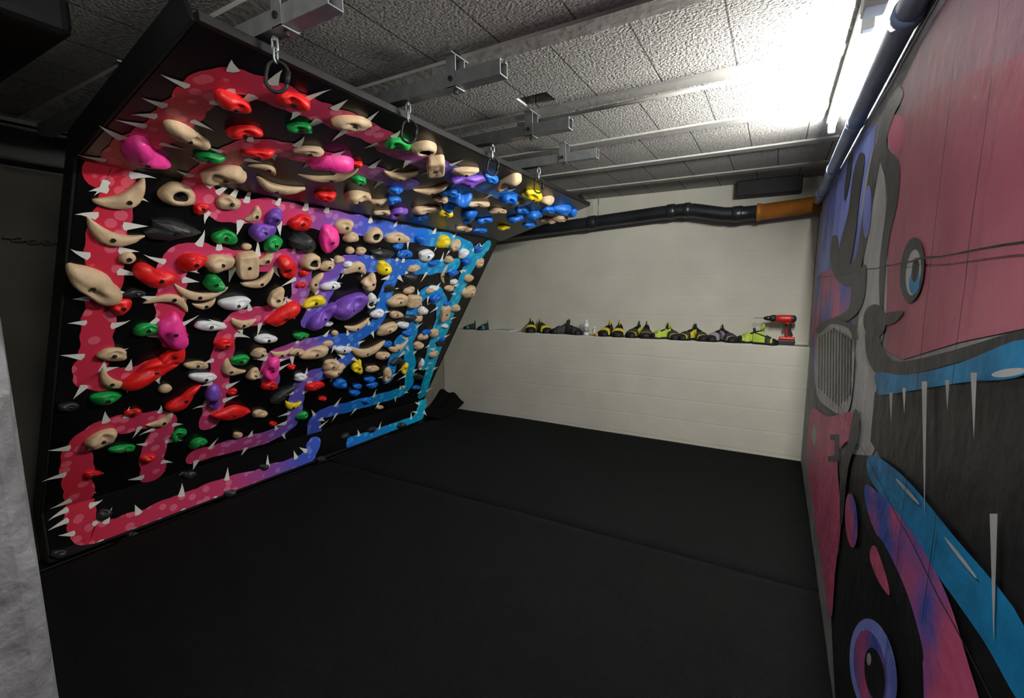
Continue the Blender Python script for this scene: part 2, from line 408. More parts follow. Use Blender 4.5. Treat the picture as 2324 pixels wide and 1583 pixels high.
HU="""R 527 237 75 55 b -35|R 665 233 70 48 b -20|R 556 303 72 42 b 0|R 585 350 68 34 b 0|G 683 293 58 34 b 0|T 803 285 92 44 t -8|T 425 312 112 50 b -30|P 335 358 110 68 t -30|G 475 360 65 32 b 0
G 903 330 60 38 b 0|T 963 340 62 46 o 0|T 703 345 65 32 b 0|P 748 376 92 52 t 180|T 990 378 60 42 x 90|R 805 375 34 22 b 0|G 815 411 38 28 b -20|T 512 403 90 66 b 10|T 605 386 64 28 n -20|T 632 430 118 46 c -12|T 752 405 132 34 c 6
T 910 402 78 38 c 0|T 1055 390 62 28 b 0|V 1062 412 78 34 m 0|B 1113 408 42 26 b -20|T 1156 416 60 42 b 30|Y 1208 446 50 34 b -10|T 1238 458 42 32 b 20|R 738 447 46 34 b 0|T 812 450 62 42 b 0|B 897 433 34 26 b 0|T 858 460 52 30 c 0
B 893 456 32 26 b 0|V 903 485 42 34 b 20|T 980 435 80 34 c 10|B 1036 460 60 44 m 30|T 1085 465 52 22 b 0|B 1153 456 40 36 b 0|T 1130 480 48 20 b 0|T 968 478 62 30 b 0|Y 1010 486 36 28 b 0|B 955 494 30 22 b 0|B 1066 492 46 34 b 80
B 1100 502 36 24 b 0|B 1276 478 48 34 b 0|B 1300 486 30 24 b 80|T 1272 497 42 20 b 0|B 1213 490 38 30 b 0|T 1243 502 42 20 b 0|B 1173 498 38 26 b 0|Y 1143 517 32 18 b 0|B 1203 512 30 18 b 0|B 1088 524 34 16 b 0|T 1053 520 42 20 b 0|B 1245 478 30 22 b 0|B 1185 480 28 20 b 0|T 1178 460 32 20 b 0|B 1020 440 36 26 b 0|T 1000 455 40 20 b 0|T 872 484 46 20 b 0"""
HL="""T 288 452 115 60 c 25|T 405 445 76 56 o 0|R 458 475 36 26 b 0|T 520 462 52 36 b 0|T 580 490 44 36 c 50|V 598 528 58 44 b 20|V 625 495 44 36 b 60|R 683 508 46 42 b 0|T 782 515 46 34 b 0|P 750 543 66 44 b 100|K 393 525 120 42 w -3|G 512 541 52 36 b 0|K 692 555 62 40 w -30
T 798 540 32 28 b 0|T 850 537 42 38 o 0|T 903 542 62 28 b 0|B 958 545 30 26 b 0|Y 1007 550 32 30 b 0|T 258 538 125 50 c -18|T 290 587 34 30 r 0|G 622 555 42 40 b 40|T 795 569 20 18 r 0|B 920 578 34 22 b 0|K 873 577 60 24 w 0|W 968 581 36 28 b 0|T 1035 558 26 34 b 80|W 1052 576 22 24 b 0
R 437 597 58 46 b 0|T 500 600 64 46 b 10|T 563 602 58 46 x 90|T 605 590 50 36 c 40|R 655 607 56 40 b 110|T 708 597 46 42 o 0|T 743 605 36 24 b 0|Y 872 610 38 30 b -30|T 812 613 58 40 n 0|T 217 642 128 62 t 145|R 362 630 92 50 t -20|T 592 640 78 34 c 25|G 487 645 44 38 b -30|R 685 647 24 15 b 0
T 720 645 52 34 n 70|W 752 650 42 24 b 0|T 840 640 42 36 t 60|K 932 630 36 22 w 0|T 455 668 122 30 c -4|T 467 693 52 24 c 15|T 390 686 96 34 n -12|W 535 690 64 36 b 0|T 630 678 46 38 b 70|K 305 668 50 20 b 0|R 276 697 50 38 b 20|Y 715 687 54 30 b 20|V 795 700 84 62 b 15|V 735 722 78 44 b 40|W 845 684 36 28 b 80
T 905 685 52 32 b 0|T 938 684 30 30 x 0|B 990 678 32 28 b 30|T 975 660 20 16 b 0|T 1010 710 34 26 x 80|R 642 718 74 44 t 200|T 553 735 58 32 c 0|W 478 741 66 26 b -5|P 395 752 86 58 t 75|G 335 750 60 32 b 0|T 812 742 62 24 c 20|W 857 713 28 24 b 0|T 880 748 50 30 b 20|W 915 738 30 18 b 0|W 960 707 26 22 b 0|G 685 763 36 20 b 0
W 605 770 52 24 b 0|R 510 782 44 28 b 0|T 760 756 16 14 r 0|T 257 807 64 34 b 0|T 590 803 38 26 b 0|T 640 803 52 24 c 10|T 673 800 34 20 b 0|T 716 803 62 34 b 10|T 752 830 38 30 b 0|W 780 795 42 20 b 0|T 835 797 92 34 c 12|T 905 790 54 26 c 20|P 620 838 52 38 b 90|G 545 818 42 26 b 0|R 352 845 120 52 t 20|R 400 805 60 42 t 70|T 447 830 52 22 b 0|T 527 840 58 36 c -35
T 577 850 34 28 b 40|R 662 833 20 14 b 0|Y 813 833 34 28 t 60|T 845 838 30 18 b 0|T 880 851 34 24 b 80|Y 920 837 26 18 b 80|W 463 858 62 26 b 0|W 683 857 32 20 b 0|T 762 843 52 34 b 20|T 258 867 84 34 c -25|T 375 883 26 24 r 0|R 613 877 38 24 b 0|R 715 878 42 26 b 0|B 773 873 32 26 b 0|K 645 895 70 24 w 30|G 240 905 60 34 b 0|V 487 903 60 34 b 95|R 420 906 82 34 t 35
R 527 890 22 18 b 0|R 732 905 16 14 b 0|B 845 875 30 16 b 0|R 527 939 92 42 d 8|T 590 940 32 22 b 0|Y 665 921 40 26 c 0|G 687 944 30 20 b 0|T 370 957 62 34 c 30|R 302 937 34 20 b 0|G 407 988 36 28 b 40|T 232 1000 64 48 b 20|G 450 1007 36 28 b 0|G 280 1020 52 24 b 0|T 540 988 24 16 b 0|R 620 962 20 12 b 0|R 337 1041 30 22 b 0|R 210 1076 34 20 b 0
K 155 925 42 22 b 0|K 420 1078 30 16 b 0|K 650 1030 24 14 b 0|K 875 955 24 14 b 0|T 1008 625 46 16 n 80|B 985 598 26 16 b 0|T 1065 664 36 28 b 20|T 1065 632 26 20 b 0|B 1060 595 24 20 b 0|T 1090 598 26 20 b 40|B 1086 566 24 16 b 0|T 985 757 26 22 b 0|T 950 785 26 20 b 0|T 985 805 24 18 b 0|W 957 828 26 16 b 80|B 945 880 20 12 b 0|B 968 755 22 16 b 0|B 880 782 24 16 b 0
K 930 722 36 20 w 0|K 950 855 28 16 w 0|T 1020 655 24 16 b 0|T 960 765 24 18 b 0|B 925 757 24 16 b 0|B 840 862 26 16 b 0|B 805 893 26 18 b 0|B 832 910 22 14 b 0|B 812 878 22 14 b 0|T 862 925 18 12 b 0|B 1030 620 24 18 b 0|T 1020 590 24 18 b 0|W 1030 640 18 14 b 0|B 905 560 26 16 b 0|T 940 610 32 18 b 0|W 985 655 26 16 b 0|T 1035 700 24 18 b 0|B 1003 770 20 14 b 0|T 870 808 34 22 b 0|T 820 570 26 18 b 0|K 905 820 40 18 w 0|W 790 600 22 16 b 0|T 770 590 26 18 b 0
T 560 560 22 16 r 0|K 840 690 36 18 w 0|T 930 660 28 18 b 0|T 900 715 34 18 b 0|K 885 655 30 18 w 0|W 745 735 22 14 b 0|R 690 620 24 18 b 0|T 950 725 24 18 b 0|B 1015 690 18 14 b 0|W 1010 740 18 12 b 0|T 745 780 26 16 r 0|K 1000 780 30 14 w 0"""
HK="""K 237 1168 32 24 b 0|K 523 1120 26 18 b 0|K 300 1215 26 16 b 0|K 133 1258 34 18 b 0|K 730 1042 22 14 b 0|K 785 990 20 16 b 0|K 845 975 20 14 b 0|K 912 965 22 14 b 0|K 945 985 18 12 b 0|K 815 1024 20 12 b 0|K 875 997 20 14 b 0|K 430 1078 30 18 b 0|K 600 1060 22 14 b 0"""
hid=0
for key,txt in (('U',HU),('L',HL),('K',HK)):
    pt_,n=PLN[key]
    for rec in txt.replace("\n","|").split("|"):
        c,x,y,w,h_,ty,an=rec.split(); x,y,w,h_,an=float(x),float(y),float(w),float(h_),math.radians(float(an)); hid+=1
        c_,t=onp(x,y,(pt_,n)); a=w*t/F/2; b=h_*t/F/2
        pr=min(a,b)*(1.0 if key=='L' else .95)
        c_,t=onp(x,y,(pt_,n),pr*.45); a=w*t/F/2; b=h_*t/F/2
        if ty=='d': pr*=.8
        q1,_=onp(x+math.cos(an)*w/2,y-math.sin(an)*w/2,(pt_,n),pr*.45); q0,_=onp(x-math.cos(an)*w/2,y+math.sin(an)*w/2,(pt_,n),pr*.45)
        tr=(q1-q0).length/2; e1=(q1-q0).normalized(); a=min((a+tr)/2,a*1.25)
        e2=n.cross(e1); pos=c_-n*(pr*.45)+n*.0015
        if ty in 'cn': b*=.66; pr=b*.95
        me,c0=hold_mesh(a,b,pr,ty,hid,HM[c])
        o=bpy.data.objects.new("climbing_hold",me); COL.objects.link(o)
        mm=Matrix((e1,e2,n)).transposed().to_4x4(); mm.translation=pos; o.matrix_world=mm
        big="large " if w>85 else ("small " if w<32 else "")
        shp={'b':'rounded','c':'curved','n':'curved','t':'tapered','o':'pocketed','x':'blocky','w':'angular','m':'lobed','r':'round','d':'diamond-shaped'}[ty]
        wh={'U':'on the steep roof panel','L':'on the overhanging maze panel','K':'low on the kick panel'}[key]
        tag(o,"%s%s %s climbing hold %s"%(big,CN[c],shp,wh),"climbing hold","climbing holds on the board")
        if w>=34 and key!='K':
            k=bpy.data.objects.new("bolt",BOLT); COL.objects.link(k); k.parent=o
            k.location=(c0.x,c0.y,c0.z+(0 if ty!='o' else .002))
# ------------------------------------------------------------------ struts and chains
def stadium(l,w,r,N=10):
    pts=[]
    for i in range(N+1): a=math.pi*i/N; pts.append(V((w*math.cos(a),0,l+w*math.sin(a))))
    for i in range(N+1): a=math.pi+math.pi*i/N; pts.append(V((w*math.cos(a),0,-l+w*math.sin(a))))
    return sweep(pts,r,8,closed=True)
v,f=stadium(.012,.009,.0035); LINK=mesh("link",v,f,m_steel,True)
v,f=stadium(.016,.030,.0055,14); CARA=mesh("carabiner",v,f,m_bkm,True)
v,f=sweep([(0,.0,-.02),(0,0,.02)],.008,10); GATE=mesh("carabiner_gate",v,f,m_bkm,True)
zs=2.270
for i,(y,xe) in enumerate([(.98,-1.12),(1.58,-.93),(2.25,-.94),(2.82,-1.0)]):
    s=E("ceiling_strut",(-1.6,y,zs),"galvanised steel channel clamped under the ceiling above the board","steel strut","steel struts under the ceiling")
    h=.027; t=.004; x0=-3.3
    outer=[(-h,-h),(h,-h),(h,h),(.012,h),(.012,h-t),(h-t,h-t),(h-t,-h+t),(-h+t,-h+t),(-h+t,h-t),(-.012,h-t),(-.012,h),(-h,h)]
    v,f=prism([V((x0,y+a,zs+b)) for a,b in outer],(xe-x0,0,0)); W("rail",v,f,m_steel,s)
    for xb in (xe-.22,xe-1.2):
        g=[boxg(xb-.022,xb+.022,y-h-.005,y-h-.001,zs-h-.005,ZC-.009),boxg(xb-.022,xb+.022,y+h+.001,y+h+.005,zs-h-.005,ZC-.009),
           boxg(xb-.022,xb+.022,y-h-.005,y+h+.005,zs-h-.006,zs-h-.001),boxg(xb-.022,xb+.022,y-h-.03,y+h+.03,ZC-.013,ZC-.0095)]
        v,f=join(*g); W("bracket",v,f,m_steel,s)
        v,f=sweep([(xb,y-h-.013,zs),(xb,y-h-.004,zs)],.010,6); W("bolt",v,f,m_dsteel,s)
        v,f=sweep([(xb,y,zs-h-.018),(xb,y,zs-h-.005)],.009,6); W("bolt",v,f,m_dsteel,s)
    xc=-1.40; zt=zs-h-.004
    c=E("chain",(xc,y,zt),"short steel chain with black carabiner holding the climbing board","chain","chains holding the board")
    v,f=sweep([(xc,y,zt+.001),(xc,y,zt-.012)],.007,8); W("eye_bolt",v,f,m_steel,c)
    for j in range(2):
        k=put("link",LINK,c,(0,0,-.022-.031*j)); k.rotation_euler=(0,0,math.pi/2*(j%2)+.4)
    k=put("carabiner",CARA,c,(0,0,-.075-.04)); k.rotation_euler=(0,.2,.9)
    k=put("carabiner_gate",GATE,c,(.018,.023,-.115)); k.rotation_euler=(0,.2,.9)
c=E("chain",(XL+.02,.97,1.74),"dark steel chain draped along the dim concrete wall","chain")
for j in range(9):
    k=put("link",LINK,c,(.0,.03*(j-4),-.012*math.cos((j-4)*.35)*1.2)); k.rotation_euler=(math.pi/2,math.pi/2*(j%2),0); k.scale=(1.2,1.2,1.1)
# ------------------------------------------------------------------ pipes, lamp, ducts
dp=E("drain_pipe",(-1.2,4.55,2.1),"black plastic drain pipe with orange end below the ceiling","pipe")
yp=4.56
pp=[(-3.4,yp,2.0),(-1.9,yp,2.09),(-1.0,yp,2.145),(-.80,yp,2.152),(-.70,yp,2.145),(-.45,yp,2.09),(-.35,yp,2.082),(-.16,yp,2.085)]
v,f=sweep(pp,.062,20); W("black_pipe",v,f,m_pipe,dp,True)
for a,b in (((-1.70,2.102),(-1.62,2.107)),((-.93,2.148),(-.86,2.151)),((-.78,2.152),(-.73,2.148)),((-.38,2.083),(-.30,2.083))):
    v,f=sweep([(a[0],yp,a[1]),(b[0],yp,b[1])],.069,20); bevel(W("pipe_collar",v,f,m_pipe,dp,True),.003,1)
v,f=sweep([(-.19,yp,2.085),(-.16,yp,2.085),(-.158,yp,2.085),(.265,yp,2.115)],[.074,.074,.066,.066],20); W("orange_pipe",v,f,m_orange,dp,True)
v,f=sweep([(-1.60,4.56,2.14),(-1.60,4.56,ZC)],.005,8); W("hanger_rod",v,f,m_steel,dp,True)
v,f=boxg(-.36,.13,4.58,YB-.002,2.235,ZC-.003); o=W("dark_recess_box",v,f,m_bkm); bevel(o,.006,2); tag(o,"black box standing in for the dark recess above the drain pipe","duct")  # black box in place of a dark opening in the wall
pr=E("wall_pipe",(.235,2.2,2.12),"blue-grey painted pipe running along the mural wall","pipe")
v,f=sweep([(.236,y,2.125) for y in (-1.58,1,2.4,3.6,4.42)],.030,16); W("pipe",v,f,m_gpipe,pr,True)
for y in (.9,1.55,2.4,3.3,4.1):
    v,f=sweep([(.236,y-.03,2.125),(.236,y+.03,2.125)],.034,16); W("pipe_clamp",v,f,m_gpipe,pr,True)
def lamp(x,y0,y1,mt,label):
    e=E("tube_lamp",(x,(y0+y1)/2,ZC-.02),label,"ceiling lamp","fluorescent tube lamps")
    v,f=boxg(x-.025,x+.025,y0-.02,y1+.02,ZC-.040,ZC-.009); bevel(W("housing",v,f,m_wplast,e),.006,2)
    v,f=sweep([(x,y0+.02,ZC-.075),(x,y1-.02,ZC-.075)],.013,10); W("tube",v,f,mt,e,True)
    for y in (y0,y1):
        v,f=boxg(x-.017,x+.017,y-.012,y+.02,ZC-.094,ZC-.040); bevel(W("lamp_holder",v,f,m_wplast,e),.004,2)
lamp(.20,1.95,3.10,m_tube,"lit fluorescent tube lamp on the ceiling beside the mural wall")
lamp(-.50,-.60,.55,m_fill_tube,"added out-of-view tube lamp that brightens the climbing board")  # unseen fill lamp, added to light the board
v,f=sweep([(-1.3,2.36,ZC-.012),(.1,2.36,ZC-.012)],.009,10); o=W("cable_conduit",v,f,m_rib,smooth=True); tag(o,"thin grey cable conduit along the ceiling rib","conduit")
v,f=boxg(.17,.23,1.80,1.88,ZC-.09,ZC-.003); o=W("junction_box",v,f,m_rib); bevel(o,.006,2); tag(o,"small grey junction box on the ceiling near the lamp","junction box")
v,f=boxg(XL+.01,-1.84,.26,.645,2.20,ZC-.02); o=W("air_duct",v,f,m_bkm); bevel(o,.03,3); tag(o,"black air duct under the ceiling beside the board","duct")
v,f=join(boxg(XL+.005,XL+.13,-1.5,4.4,2.12,2.14),boxg(XL+.05,XL+.07,-1.5,4.4,2.14,2.31),boxg(XL+.005,XL+.13,-1.5,4.4,2.31,2.33)); o=W("steel_beam",v,f,m_bkm); tag(o,"black steel beam along the dim concrete wall","beam")
# ------------------------------------------------------------------ mural
pw=V((XR,0,0)); nw=V((-1,0,0))
MB=dict(bump=.5,bscale=16,bdist=.008,spec=.35)
mu={ 'blue':M("mural_blue",(.12,.17,.62),.5,var=.25,scale=2.5,col2=(.26,.34,.86),**MB),
 'pinkblue':M("mural_pink_blue_fade",(.06,.10,.45),.5,var=.1,scale=3.0,col2=(.52,.09,.20),lo=.42,hi=.58,**MB),
 'pink':M("mural_muted_pink",(.34,.065,.12),.5,var=.2,scale=2.2,col2=(.42,.12,.18),**MB),
 'rose':M("mural_rose",(.56,.10,.20),.5,var=.2,scale=4,**MB),
 'mauve':M("mural_mauve",(.18,.11,.20),.5,var=.2,scale=2,col2=(.36,.12,.19),**MB),
 'black':M("mural_black",(.004,.004,.005),.5,var=.3,scale=6,**MB),
 'dgrey':M("mural_dark_grey",(.009,.009,.011),.5,var=.6,scale=5,**MB),
 'grey':M("mural_outline_grey",(.028,.028,.031),.5,var=.4,scale=10,**MB),
 'white':M("mural_off_white",(.40,.41,.42),.5,var=.15,scale=6,**MB),
 'teal':M("mural_sky_blue",(.006,.17,.38),.5,var=.3,scale=7,**MB),
}
keys=list(mu); mv=[];mf=[];mmi=[]; layer=[0]
def poly(c,pts,smooth=True,maxx=None):
    layer[0]+=1; off=.0008+layer[0]*.00025
    P2=[V((a,b,0)) for a,b in pts]
    if smooth: P2=catmull(P2,5,True)
    k=len(mv)
    for q in P2:
        h_,t=hit(q.x,q.y,pw+nw*off,nw)
        h_.z=min(max(h_.z,.004),2.09); h_.y=min(max(h_.y,.05),4.49); mv.append(h_)
    mf.append(tuple(range(k,len(mv)))); mmi.append(keys.index(c))
def ell(c,x,y,rx,ry,ro=0):
    r=math.radians(ro); poly(c,[(x+rx*math.cos(a)*math.cos(r)-ry*math.sin(a)*math.sin(r),y+rx*math.cos(a)*math.sin(r)+ry*math.sin(a)*math.cos(r)) for a in [i*math.pi/8 for i in range(16)]])
poly('blue',[(1874,440),(1965,265),(1990,280),(1975,400),(1950,560),(1945,640),(1930,740),(1850,760),(1848,620)],False)
poly('pinkblue',[(1848,640),(1900,610),(1930,600),(1935,660),(1925,720),(1880,745),(1850,850),(1842,820)])
poly('mauve',[(2040,210),(2120,40),(2324,-260),(2324,330),(2200,330),(2060,330)],False)
poly('pink',[(2022,262),(2060,255),(2120,200),(2324,120),(2324,745),(2180,775),(2050,815),(2012,795),(2010,600),(2035,440),(2035,345),(2018,320)],False)
poly('rose',[(2018,270),(2040,262),(2052,285),(2050,330),(2030,350),(2016,320)])
poly('white',[(1985,330),(2010,420),(2012,700),(1990,840),(1985,1020),(1930,1060),(1925,940),(1945,760),(1960,600),(1955,470)])
poly('dgrey',[(1985,890),(2324,850),(2324,1560),(2210,1330),(2100,1170),(2000,1040),(1975,1000)],False)
poly('black',[(1915,1075),(1935,1030),(1990,1035),(2040,1090),(2160,1240),(2324,1460),(2324,1720),(1890,1720),(1893,1540),(1886,1400),(1905,1250)],False)
poly('grey',[(2035,200),(2050,215),(2025,270),(2012,330),(2040,370),(2038,450),(2015,560),(2005,700),(2012,720),(1998,720),(1996,600),(2010,480),(2012,420),(1990,330),(2005,260)])
poly('grey',[(1965,430),(1985,330),(2000,340),(1985,430),(1965,560),(1940,640),(1905,640),(1885,600),(1888,540),(1900,540),(1905,585),(1925,600),(1945,570)])
poly('dgrey',[(1905,560),(1925,480),(1935,400),(1950,350),(1962,360),(1950,450),(1940,540),(1925,610),(1900,620)])
ell('blue',1968,480,9,60,3); ell('dgrey',1925,395,5,60,8)
poly('grey',[(1935,640),(1965,600),(1960,680),(1935,720),(1885,745),(1885,725),(1925,700)])
ell('grey',1985,728,26,38); 
poly('grey',[(1990,745),(2004,790),(2040,820),(2160,795),(2324,748),(2324,775),(2180,820),(2060,850),(1995,850),(1968,810),(1965,750)])
poly('grey',[(1995,715),(2040,705),(2048,712),(2025,735),(1998,735)])
poly('teal',[(1990,845),(2060,850),(2180,822),(2324,770),(2324,850),(2180,868),(2010,895),(1992,885)])
ell('grey',2070,612,27,74,5); ell('white',2073,618,17,52,5); ell('teal',2075,640,12,28,5); ell('black',2077,612,8,28,5)
poly('white',[(1858,752),(1880,732),(1912,728),(1936,750),(1938,840),(1928,925),(1908,940),(1880,925),(1856,900),(1848,830)])
for i in range(12):
    x=1858+i*6.4; y0=744+abs(i-5)*4; poly('black',[(x,y0),(x+3.4,y0),(x+1.6,922-abs(i-7)*6),(x-1.0,922-abs(i-7)*6)],False)
poly('grey',[(1852,745),(1885,722),(1930,735),(1945,760),(1935,770),(1925,745),(1885,735),(1858,755)])
poly('rose',[(1840,930),(1880,945),(1938,935),(1935,985),(1912,1010),(1900,1040),(1908,1180),(1895,1300),(1886,1400),(1866,1290),(1846,1150),(1832,1050)])
poly('grey',[(1884,985),(1905,985),(1905,1045),(1880,1048),(1878,1035),(1894,1032),(1894,998),(1884,998)],False)
poly('grey',[(1938,930),(1950,945),(1945,1000),(1925,1060),(1912,1180),(1906,1180),(1908,1060),(1925,1000)])
ell('white',1848,988,5,22)
poly('teal',[(1968,1042),(1990,1035),(2060,1090),(2160,1210),(2324,1420),(2324,1600),(2230,1450),(2110,1280),(2000,1125),(1972,1080)])
poly('pinkblue',[(1962,1108),(1985,1110),(2065,1200),(2140,1330),(2190,1480),(2230,1660),(2110,1660),(2090,1480),(2030,1300),(1975,1180)])
poly('black',[(1985,1215),(2010,1240),(2060,1350),(2095,1480),(2080,1500),(2040,1380),(1990,1280)])
poly('rose',[(1978,1240),(1990,1245),(2012,1310),(2018,1350),(1995,1320),(1975,1270)])
ell('pinkblue',1932,1180,14,62,-3)
ell('blue',1982,1520,52,118,-8); ell('pinkblue',1975,1520,36,92,-8); ell('black',1985,1530,22,62,-8); ell('white',1972,1495,5,14)
for x,y0,y1,w in ((2052,880,940,4),(2098,865,1180,6),(2210,845,1000,7),(2255,1165,1460,9),(2022,890,960,4),(2150,862,930,5)):
    poly('white',[(x-w,y0),(x+w,y0),(x+w*.5,(y0+y1)/2),(x,y1),(x-w*.5,(y0+y1)/2)],False)
ell('white',2290,845,40,9,-8); ell('white',2060,1115,40,4,48); ell('white',2180,1265,60,4,52)
# formwork seams showing through the paint
def seam(a,b,w,c):
    layer[0]+=1; off=.0008+layer[0]*.00025; n_=60; T_=[];B_=[]
    for i in range(n_+1):
        t=i/n_; y=a[0]+(b[0]-a[0])*t; z=a[1]+(b[1]-a[1])*t; j=noise.noise(V((y*6,z*6,layer[0])))*.006+noise.noise(V((y*25,z*25,layer[0])))*.003; ww=w*(.6+.8*abs(noise.noise(V((y*18,z*18,3)))))
        if abs(b[0]-a[0])>abs(b[1]-a[1]): T_.append((XR-off,y,z+j+ww)); B_.append((XR-off,y,z+j-ww))
        else: T_.append((XR-off,y+j+ww,z)); B_.append((XR-off,y+j-ww,z))
    k=len(mv); mv.extend(V(p) for p in T_+B_)
    for i in range(n_): mf.append((k+i,k+i+1,k+n_+2+i,k+n_+1+i)); mmi.append(keys.index(c))
seam((.3,1.52),(4.45,1.52),.0025,'black'); seam((.3,2.06),(4.45,2.06),.003,'dgrey'); seam((1.18,.02),(1.18,2.08),.0025,'black'); seam((.98,.9),(.98,2.08),.002,'black'); seam((2.4,.02),(2.4,2.08),.002,'grey'); seam((.3,.98),(4.45,.98),.0018,'grey')
o=W("wall_mural",mv,mf,[mu[k] for k in keys],mi=mmi,fixn=False); tag(o,"spray-painted pink, blue and black creature mural on the concrete wall","mural")
# ------------------------------------------------------------------ shoes
def shoe_parts(colU,colS):
    L_=.245; ns=18; na=13
    def hw(s): return .032+.013*math.sin(min(1,s/.75)*math.pi*.5)**2 if s<.78 else .045*math.sqrt(max(.02,1-((s-.78)/.24)**2))
    def ht(s): return (.078-.03*s if s<.2 else .072-.036*(s-.2)/.6) if s<.8 else .036-.014*(s-.8)/.2
    v=[];f=[];mi=[]
    for i in range(ns+1):
        s=i/ns; x=(s-.5)*L_; w=hw(s)*(.75 if i==0 else 1); H_=ht(s)
        for k in range(na):
            a=math.pi*k/(na-1); y=w*math.cos(a); z=.010+(H_-.010)*math.sin(a)**.45
            if s<.50 and 3<k<na-4: z=.010+(H_)*(.35 if s>.05 else .9)
            v.append((x,y,z))
    for i in range(ns):
        for k in range(na-1):
            f.append((i*na+k,i*na+k+1,(i+1)*na+k+1,(i+1)*na+k)); s=(i+.5)/ns
            mi.append(1 if (s<.5 and 3<=k<na-4) else 0)  # inside of the opening painted near-black as shade
    f.append(tuple(range(na))); mi.append(0); f.append(tuple(range(ns*na,ns*na+na))); mi.append(0)
    up_=mesh("shoe_upper",v,f,[colU,m_shade],True,mi)
    out=[((i/ns-.5)*L_,hw(i/ns)+.002) for i in range(ns+1)]
    pl=[V((x,w,0)) for x,w in out]+[V((x,-w,0)) for x,w in reversed(out)]
    a,b=prism(pl,(0,0,.013)); so=mesh("sole",a,b,m_bkm)
    v=[];f=[]
    for i in range(7):
        s=.80+.205*i/6; s=min(s,1.0); x=(s-.5)*L_+(.003 if i==6 else 0)
        for k in range(na):
            a=math.pi*k/(na-1); v.append((x,(hw(s)+.002)*math.cos(a),.008+(ht(s)-.004)*math.sin(a)**.45))
    for i in range(6):
        for k in range(na-1): f.append((i*na+k,i*na+k+1,(i+1)*na+k+1,(i+1)*na+k))
    f.append(tuple(range(6*na,7*na)))
    toe=mesh("toe_rubber",v,f,m_bkm,True)
    v=[];f=[]
    for i,s in enumerate((.50,.52,.70,.72)):
        g=.001 if i in(0,3) else .005
        for k in range(na):
            a=math.pi*k/(na-1); v.append(((s-.5)*L_,(hw(s)+g)*math.cos(a),.010+(ht(s)-.010+g)*math.sin(a)**.45))
    for i in range(3):
        for k in range(na-1): f.append((i*na+k,i*na+k+1,(i+1)*na+k+1,(i+1)*na+k))
    st=mesh("strap",v,f,colS,True)
    a,b=sweep([(-.112,0,.068),(-.126,0,.080),(-.128,0,.094),(-.120,0,.098),(-.110,0,.085),(-.106,0,.068)],.004,6,flat=2.2); lp=mesh("pull_loop",a,b,colS,True)
    return [("shoe_upper",up_),("sole",so),("toe_rubber",toe),("strap",st),("pull_loop",lp)]
c_y=M("yellow_shoe_fabric",(.62,.52,.02),.6);c_l=M("lime_shoe_fabric",(.42,.58,.06),.6);c_k=M("black_shoe_fabric",(.02,.02,.022),.7);c_p=M("purple_shoe_fabric",(.10,.04,.13),.6);c_g=M("grey_shoe_fabric",(.28,.28,.27),.7);c_t=M("teal_shoe_fabric",(.02,.20,.24),.6)
kinds={'ky':(shoe_parts(c_k,c_y),"black climbing shoe with yellow straps"),'kk':(shoe_parts(c_k,c_k),"plain black climbing shoe"),'yk':(shoe_parts(c_y,c_k),"yellow climbing shoe with black strap"),
 'lk':(shoe_parts(c_l,c_k),"lime climbing shoe with black strap"),'ll':(shoe_parts(c_l,c_l),"lime green climbing shoe"),'pg':(shoe_parts(c_p,c_g),"purple climbing shoe with grey strap"),'gk':(shoe_parts(c_g,c_k),"grey and black climbing shoe"),'kt':(shoe_parts(c_k,c_t),"black climbing shoe with teal strap")}
shoes=[(1066,'kt',200,.8,4.60,"near the board"),(1096,'kt',250,.8,4.59,"near the board"),(1205,'ky',-65,1.15,4.61,"beside magazine"),(1236,'ky',-35,1.15,4.61,"on the ledge"),(1270,'kk',-150,1.15,4.61,"on the ledge"),(1303,'kk',-20,1.1,4.59,"beside white bottle"),
 (1374,'ky',-100,1.15,4.61,"beside orange tape"),(1403,'ky',-80,1.15,4.61,"on the ledge"),(1438,'yk',-105,1.15,4.61,"on the ledge"),(1466,'yk',-78,1.15,4.61,"on the ledge"),(1497,'ll',-150,1.1,4.61,"on the ledge"),(1526,'lk',-50,1.1,4.61,"on the ledge"),
 (1558,'yk',-125,1.1,4.61,"on the ledge"),(1590,'yk',-55,1.1,4.61,"on the ledge"),(1622,'pg',-120,1.1,4.61,"on the ledge"),(1654,'gk',-50,1.1,4.61,"on the ledge"),(1700,'ll',-165,1.25,4.625,"beside red drill"),(1738,'lk',-8,1.05,4.555,"beside red drill")]
def ledgeX(px,y): 
    p_,t=hit(px,765,V((0,y,0)),V((0,-1,0))); return p_.x
for px,kd,rot,scl,y,wh in shoes:
    parts,lb=kinds[kd]; e=E("climbing_shoe",(ledgeX(px,y),y,LEDZ+.001),lb+" "+wh,"shoe","climbing shoes on the ledge")
    e.rotation_euler=(0,0,math.radians(rot)); e.scale=(scl*.74,scl*1.08,scl*1.32)
    for nm,me in parts: put(nm,me,e)
def lathe(prof,seg=20):
    v=[];f=[]
    for r,z in prof:
        for k in range(seg):
            a=2*math.pi*k/seg; v.append((r*math.cos(a),r*math.sin(a),z))
    for i in range(len(prof)-1):
        for k in range(seg): f.append((i*seg+k,i*seg+(k+1)%seg,(i+1)*seg+(k+1)%seg,(i+1)*seg+k))
    f.append(tuple(range(seg))[::-1]); f.append(tuple(range((len(prof)-1)*seg,len(prof)*seg)))
    return v,f
def shift(g,d): return [V(a)+V(d) for a in g[0]],g[1]
m_or=M("orange_label_plastic",(.65,.22,.02),.4)
m_lab=M("grey_label",(.30,.32,.35),.5)
bx=ledgeX(1330,4.6); b=E("plastic_bottle",(bx,4.6,LEDZ+.001),"white plastic chalk bottle with flip cap on the ledge","bottle")
